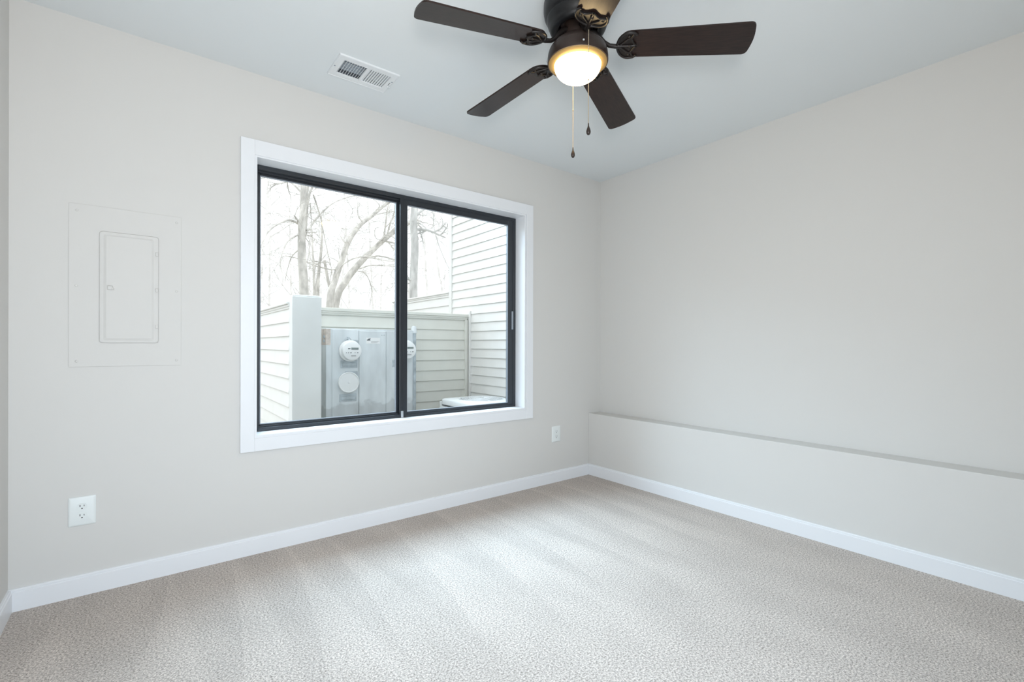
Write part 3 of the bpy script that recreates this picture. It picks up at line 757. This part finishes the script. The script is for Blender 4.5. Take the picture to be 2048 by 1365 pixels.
TREES = {
 'birch': [([(-0.85,6.0,1.91),(-0.88,6.0,2.47),(-0.89,6.0,2.96),(-0.87,6.0,3.29),(-0.86,6.0,3.65),(-0.86,6.0,3.93),(-0.87,6.0,4.28),(-0.86,6.0,4.7)],(0.075,0.035)),([(-0.89,6.0,2.96),(-0.94,5.94,3.13),(-0.89,5.88,3.4),(-0.84,5.82,3.72),(-0.81,5.76,3.94),(-0.76,5.7,4.35)],(0.032,0.014)),([(-0.83,6.0,3.06),(-0.79,6.08,3.42),(-0.72,6.15,3.76),(-0.63,6.22,3.97),(-0.53,6.3,4.41)],(0.03,0.012)),([(-0.93,6.0,3.17),(-0.99,5.9,3.2),(-1.06,5.8,3.23)],(0.02,0.012)),([(-0.94,6.0,3.15),(-1.11,5.84,3.15),(-1.29,5.68,3.05),(-1.48,5.52,2.87),(-1.61,5.36,2.64),(-1.7,5.2,2.39)],(0.022,0.006)),([(-0.87,6.0,3.67),(-0.98,6.15,3.85),(-1.1,6.3,3.97),(-1.22,6.45,4.03),(-1.47,6.6,3.97)],(0.018,0.005)),([(-0.82,6.0,3.01),(-0.68,6.16,3.21),(-0.5,6.32,3.45),(-0.23,6.48,3.74),(0.08,6.64,3.95),(0.43,6.8,4.13)],(0.022,0.007)),([(-0.93,6.0,2.97),(-1.12,5.9,2.82),(-1.23,5.8,2.61),(-1.29,5.7,2.36),(-1.27,5.6,2.16),(-1.32,5.5,1.92)],(0.015,0.004)),([(-0.93,6.0,2.71),(-1.02,6.13,2.59),(-1.06,6.27,2.37),(-1.07,6.4,2.17)],(0.012,0.004)),([(-0.7,6.0,3.7),(-0.59,6.12,3.51),(-0.49,6.25,3.31),(-0.36,6.38,2.88),(-0.19,6.5,2.33)],(0.014,0.005)),([(-0.75,6.0,3.55),(-0.71,6.1,3.34),(-0.67,6.2,3.13)],(0.008,0.004))],
 'leaning': [([(-0.06,7.2,1.82),(0.08,7.29,2.41),(0.24,7.37,2.83),(0.41,7.46,3.27),(0.68,7.54,3.68),(1.02,7.63,3.99),(1.41,7.71,4.36),(1.99,7.8,4.75)],(0.07,0.03)),([(0.33,7.2,3.21),(0.26,7.25,3.21),(0.19,7.3,3.35)],(0.015,0.006)),([(0.61,7.2,3.69),(0.54,7.25,3.83),(0.56,7.3,4.1)],(0.015,0.006)),([(0.32,7.2,3.64),(0.43,7.25,3.89),(0.36,7.3,4.06)],(0.01,0.005)),([(0.97,7.5,3.93),(1.2,7.6,4.05),(1.63,7.7,4.21)],(0.014,0.006)),([(0.05,7.2,2.45),(0.18,7.1,2.71),(0.43,7.0,2.87),(0.65,6.9,2.88),(0.99,6.8,2.84),(1.31,6.7,2.83)],(0.016,0.006)),([(1.03,7.5,4.06),(1.08,7.4,4.16),(0.89,7.3,4.25)],(0.014,0.006))],
 'leaning2': [([(0.18,7.6,1.86),(0.43,7.67,2.45),(0.75,7.73,2.88),(1.09,7.8,3.24),(1.44,7.87,3.58),(1.74,7.93,3.82),(2.27,8.0,4.19)],(0.075,0.045)),([(1.39,7.9,3.54),(1.46,7.97,3.92),(1.54,8.03,4.33),(1.67,8.1,4.76)],(0.025,0.012)),([(1.47,7.9,3.65),(1.52,7.83,3.93),(1.6,7.77,4.22),(1.6,7.7,4.64)],(0.022,0.01)),([(0.7,7.6,2.74),(0.88,7.43,2.81),(1.12,7.27,2.81),(1.49,7.1,2.8)],(0.016,0.006)),([(0.64,7.6,2.69),(0.89,7.7,2.65),(1.06,7.8,2.33),(1.05,7.9,1.94)],(0.012,0.005)),([(1.34,7.8,3.49),(1.11,7.7,3.5),(1.07,7.6,3.69),(1.19,7.5,3.69)],(0.01,0.005))],
 'sapling': [([(-0.0,8.5,2.14),(-0.01,8.5,2.63),(-0.03,8.5,3.05),(-0.05,8.5,3.42),(-0.06,8.5,3.69)],(0.035,0.012)),([(-0.01,8.5,2.63),(0.06,8.6,2.89),(0.13,8.7,3.1)],(0.012,0.005))],
 'sapling2': [([(0.18,8.9,2.18),(0.2,8.9,2.76),(0.26,8.9,3.27),(0.28,8.9,3.79),(0.26,8.9,4.11)],(0.05,0.012)),([(0.23,8.9,3.01),(0.36,9.0,3.17),(0.51,9.1,3.4)],(0.012,0.005))],
 'snag': [([(0.38,8.5,2.19),(0.33,8.5,2.41),(0.27,8.5,2.71),(0.22,8.5,3.0)],(0.035,0.03))],
 'grey_trunk': [([(1.04,5.6,1.67),(1.02,5.6,2.14),(1.04,5.6,2.62),(1.05,5.6,3.0),(1.02,5.6,3.37),(1.05,5.6,3.75),(1.04,5.6,4.13),(1.03,5.6,4.51)],(0.075,0.06)),([(1.05,5.6,3.51),(1.2,5.7,3.65),(1.38,5.8,3.78),(1.65,5.9,3.91)],(0.025,0.012)),([(1.15,5.6,3.58),(1.31,5.75,3.62),(1.54,5.9,3.71)],(0.012,0.005)),([(1.07,5.6,3.41),(1.14,5.5,3.37),(1.19,5.4,3.28)],(0.01,0.004))],
 'slim': [([(3.1,9.0,2.48),(3.06,9.0,3.02),(3.04,9.0,3.56),(3.0,9.0,4.09),(2.95,9.0,4.63),(2.92,9.0,5.16)],(0.035,0.015)),([(3.04,9.0,3.42),(3.22,9.1,3.6),(3.36,9.2,3.74)],(0.012,0.005)),([(3.04,9.0,3.4),(3.01,9.1,3.49),(2.97,9.2,3.58)],(0.012,0.005))],
 'slim2': [([(3.85,9.5,2.57),(3.75,9.5,3.14),(3.67,9.5,3.85),(3.75,9.5,4.58),(3.88,9.5,5.04)],(0.04,0.012)),([(3.75,9.5,4.58),(3.66,9.57,4.76),(3.59,9.63,5.02),(3.55,9.7,5.17)],(0.02,0.008)),([(3.92,9.5,2.72),(3.99,9.6,3.18),(4.13,9.7,4.39),(4.25,9.8,5.02)],(0.02,0.008))],
 'wire': [([(0.86,4.6,3.43),(0.91,4.6,3.15),(1.0,4.6,2.84),(1.12,4.6,2.59),(1.25,4.6,2.36)],(0.006,0.005))],
}

TREES['grey_trunk'].append(([(0.2, 5.6, 5.6), (0.62, 5.1, 4.5)] + list(TREES['wire'][0][0]), (0.008, 0.005)))  # hanging cable, modelled as one more branch of the grey trunk
tree(TREES['birch'], 'upright pale birch trunk rising behind the white fence post', 1, 'bark', 5, 0.75)
tree(TREES['leaning'], 'leaning bare tree, the upper of the two slanted trunks left of the mullion', 2, 'bark', 6, 0.8)
tree(TREES['leaning2'], 'leaning bare tree, the lower slanted trunk reaching towards the mullion', 3, 'bark', 8, 0.9)
tree(TREES['sapling'], 'thin straight sapling just right of the birch trunk', 4, 'bark', 4, 0.5)
tree(TREES['sapling2'], 'slender sapling between the thin sapling and the leaning trunks', 5, 'bark', 5, 0.6)
tree(TREES['snag'], 'short broken stem standing left of the leaning trunks', 6, 'bark', 2, 0.3)
tree(TREES['grey_trunk'], 'straight grey trunk just right of the black window mullion', 7, 'bark_grey', 5, 0.6)
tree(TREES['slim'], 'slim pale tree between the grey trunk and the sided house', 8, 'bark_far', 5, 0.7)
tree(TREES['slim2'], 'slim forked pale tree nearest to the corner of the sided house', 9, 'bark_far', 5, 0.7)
# the woods farther off: hazy trees nobody could tell apart
rng = random.Random(77)
for k in range(16):
    yy = rng.uniform(10.5, 17); s = (yy+2.7)
    xx = -3.04 + s*(-0.02 + 0.52*(k+rng.uniform(0.1, 0.9))/16)
    hgt = rng.uniform(5, 8); lean = rng.uniform(-.5, .5)
    br = [([(xx, yy, 0.4), (xx+lean*0.3, yy, hgt*0.4), (xx+lean*0.6, yy, hgt*0.7), (xx+lean, yy, hgt)], (rng.uniform(.03, .055), 0.012))]
    for j in range(5):
        z = rng.uniform(1.2, hgt*0.8); sx = rng.choice((-1, 1)); q = z/hgt
        bx = xx + lean*q
        br.append(([(bx, yy, z), (bx+sx*0.4, yy-.1, z+0.5), (bx+sx*rng.uniform(.7, 1.2), yy-.2, z+rng.uniform(.7, 1.3))], (0.014, 0.006)))
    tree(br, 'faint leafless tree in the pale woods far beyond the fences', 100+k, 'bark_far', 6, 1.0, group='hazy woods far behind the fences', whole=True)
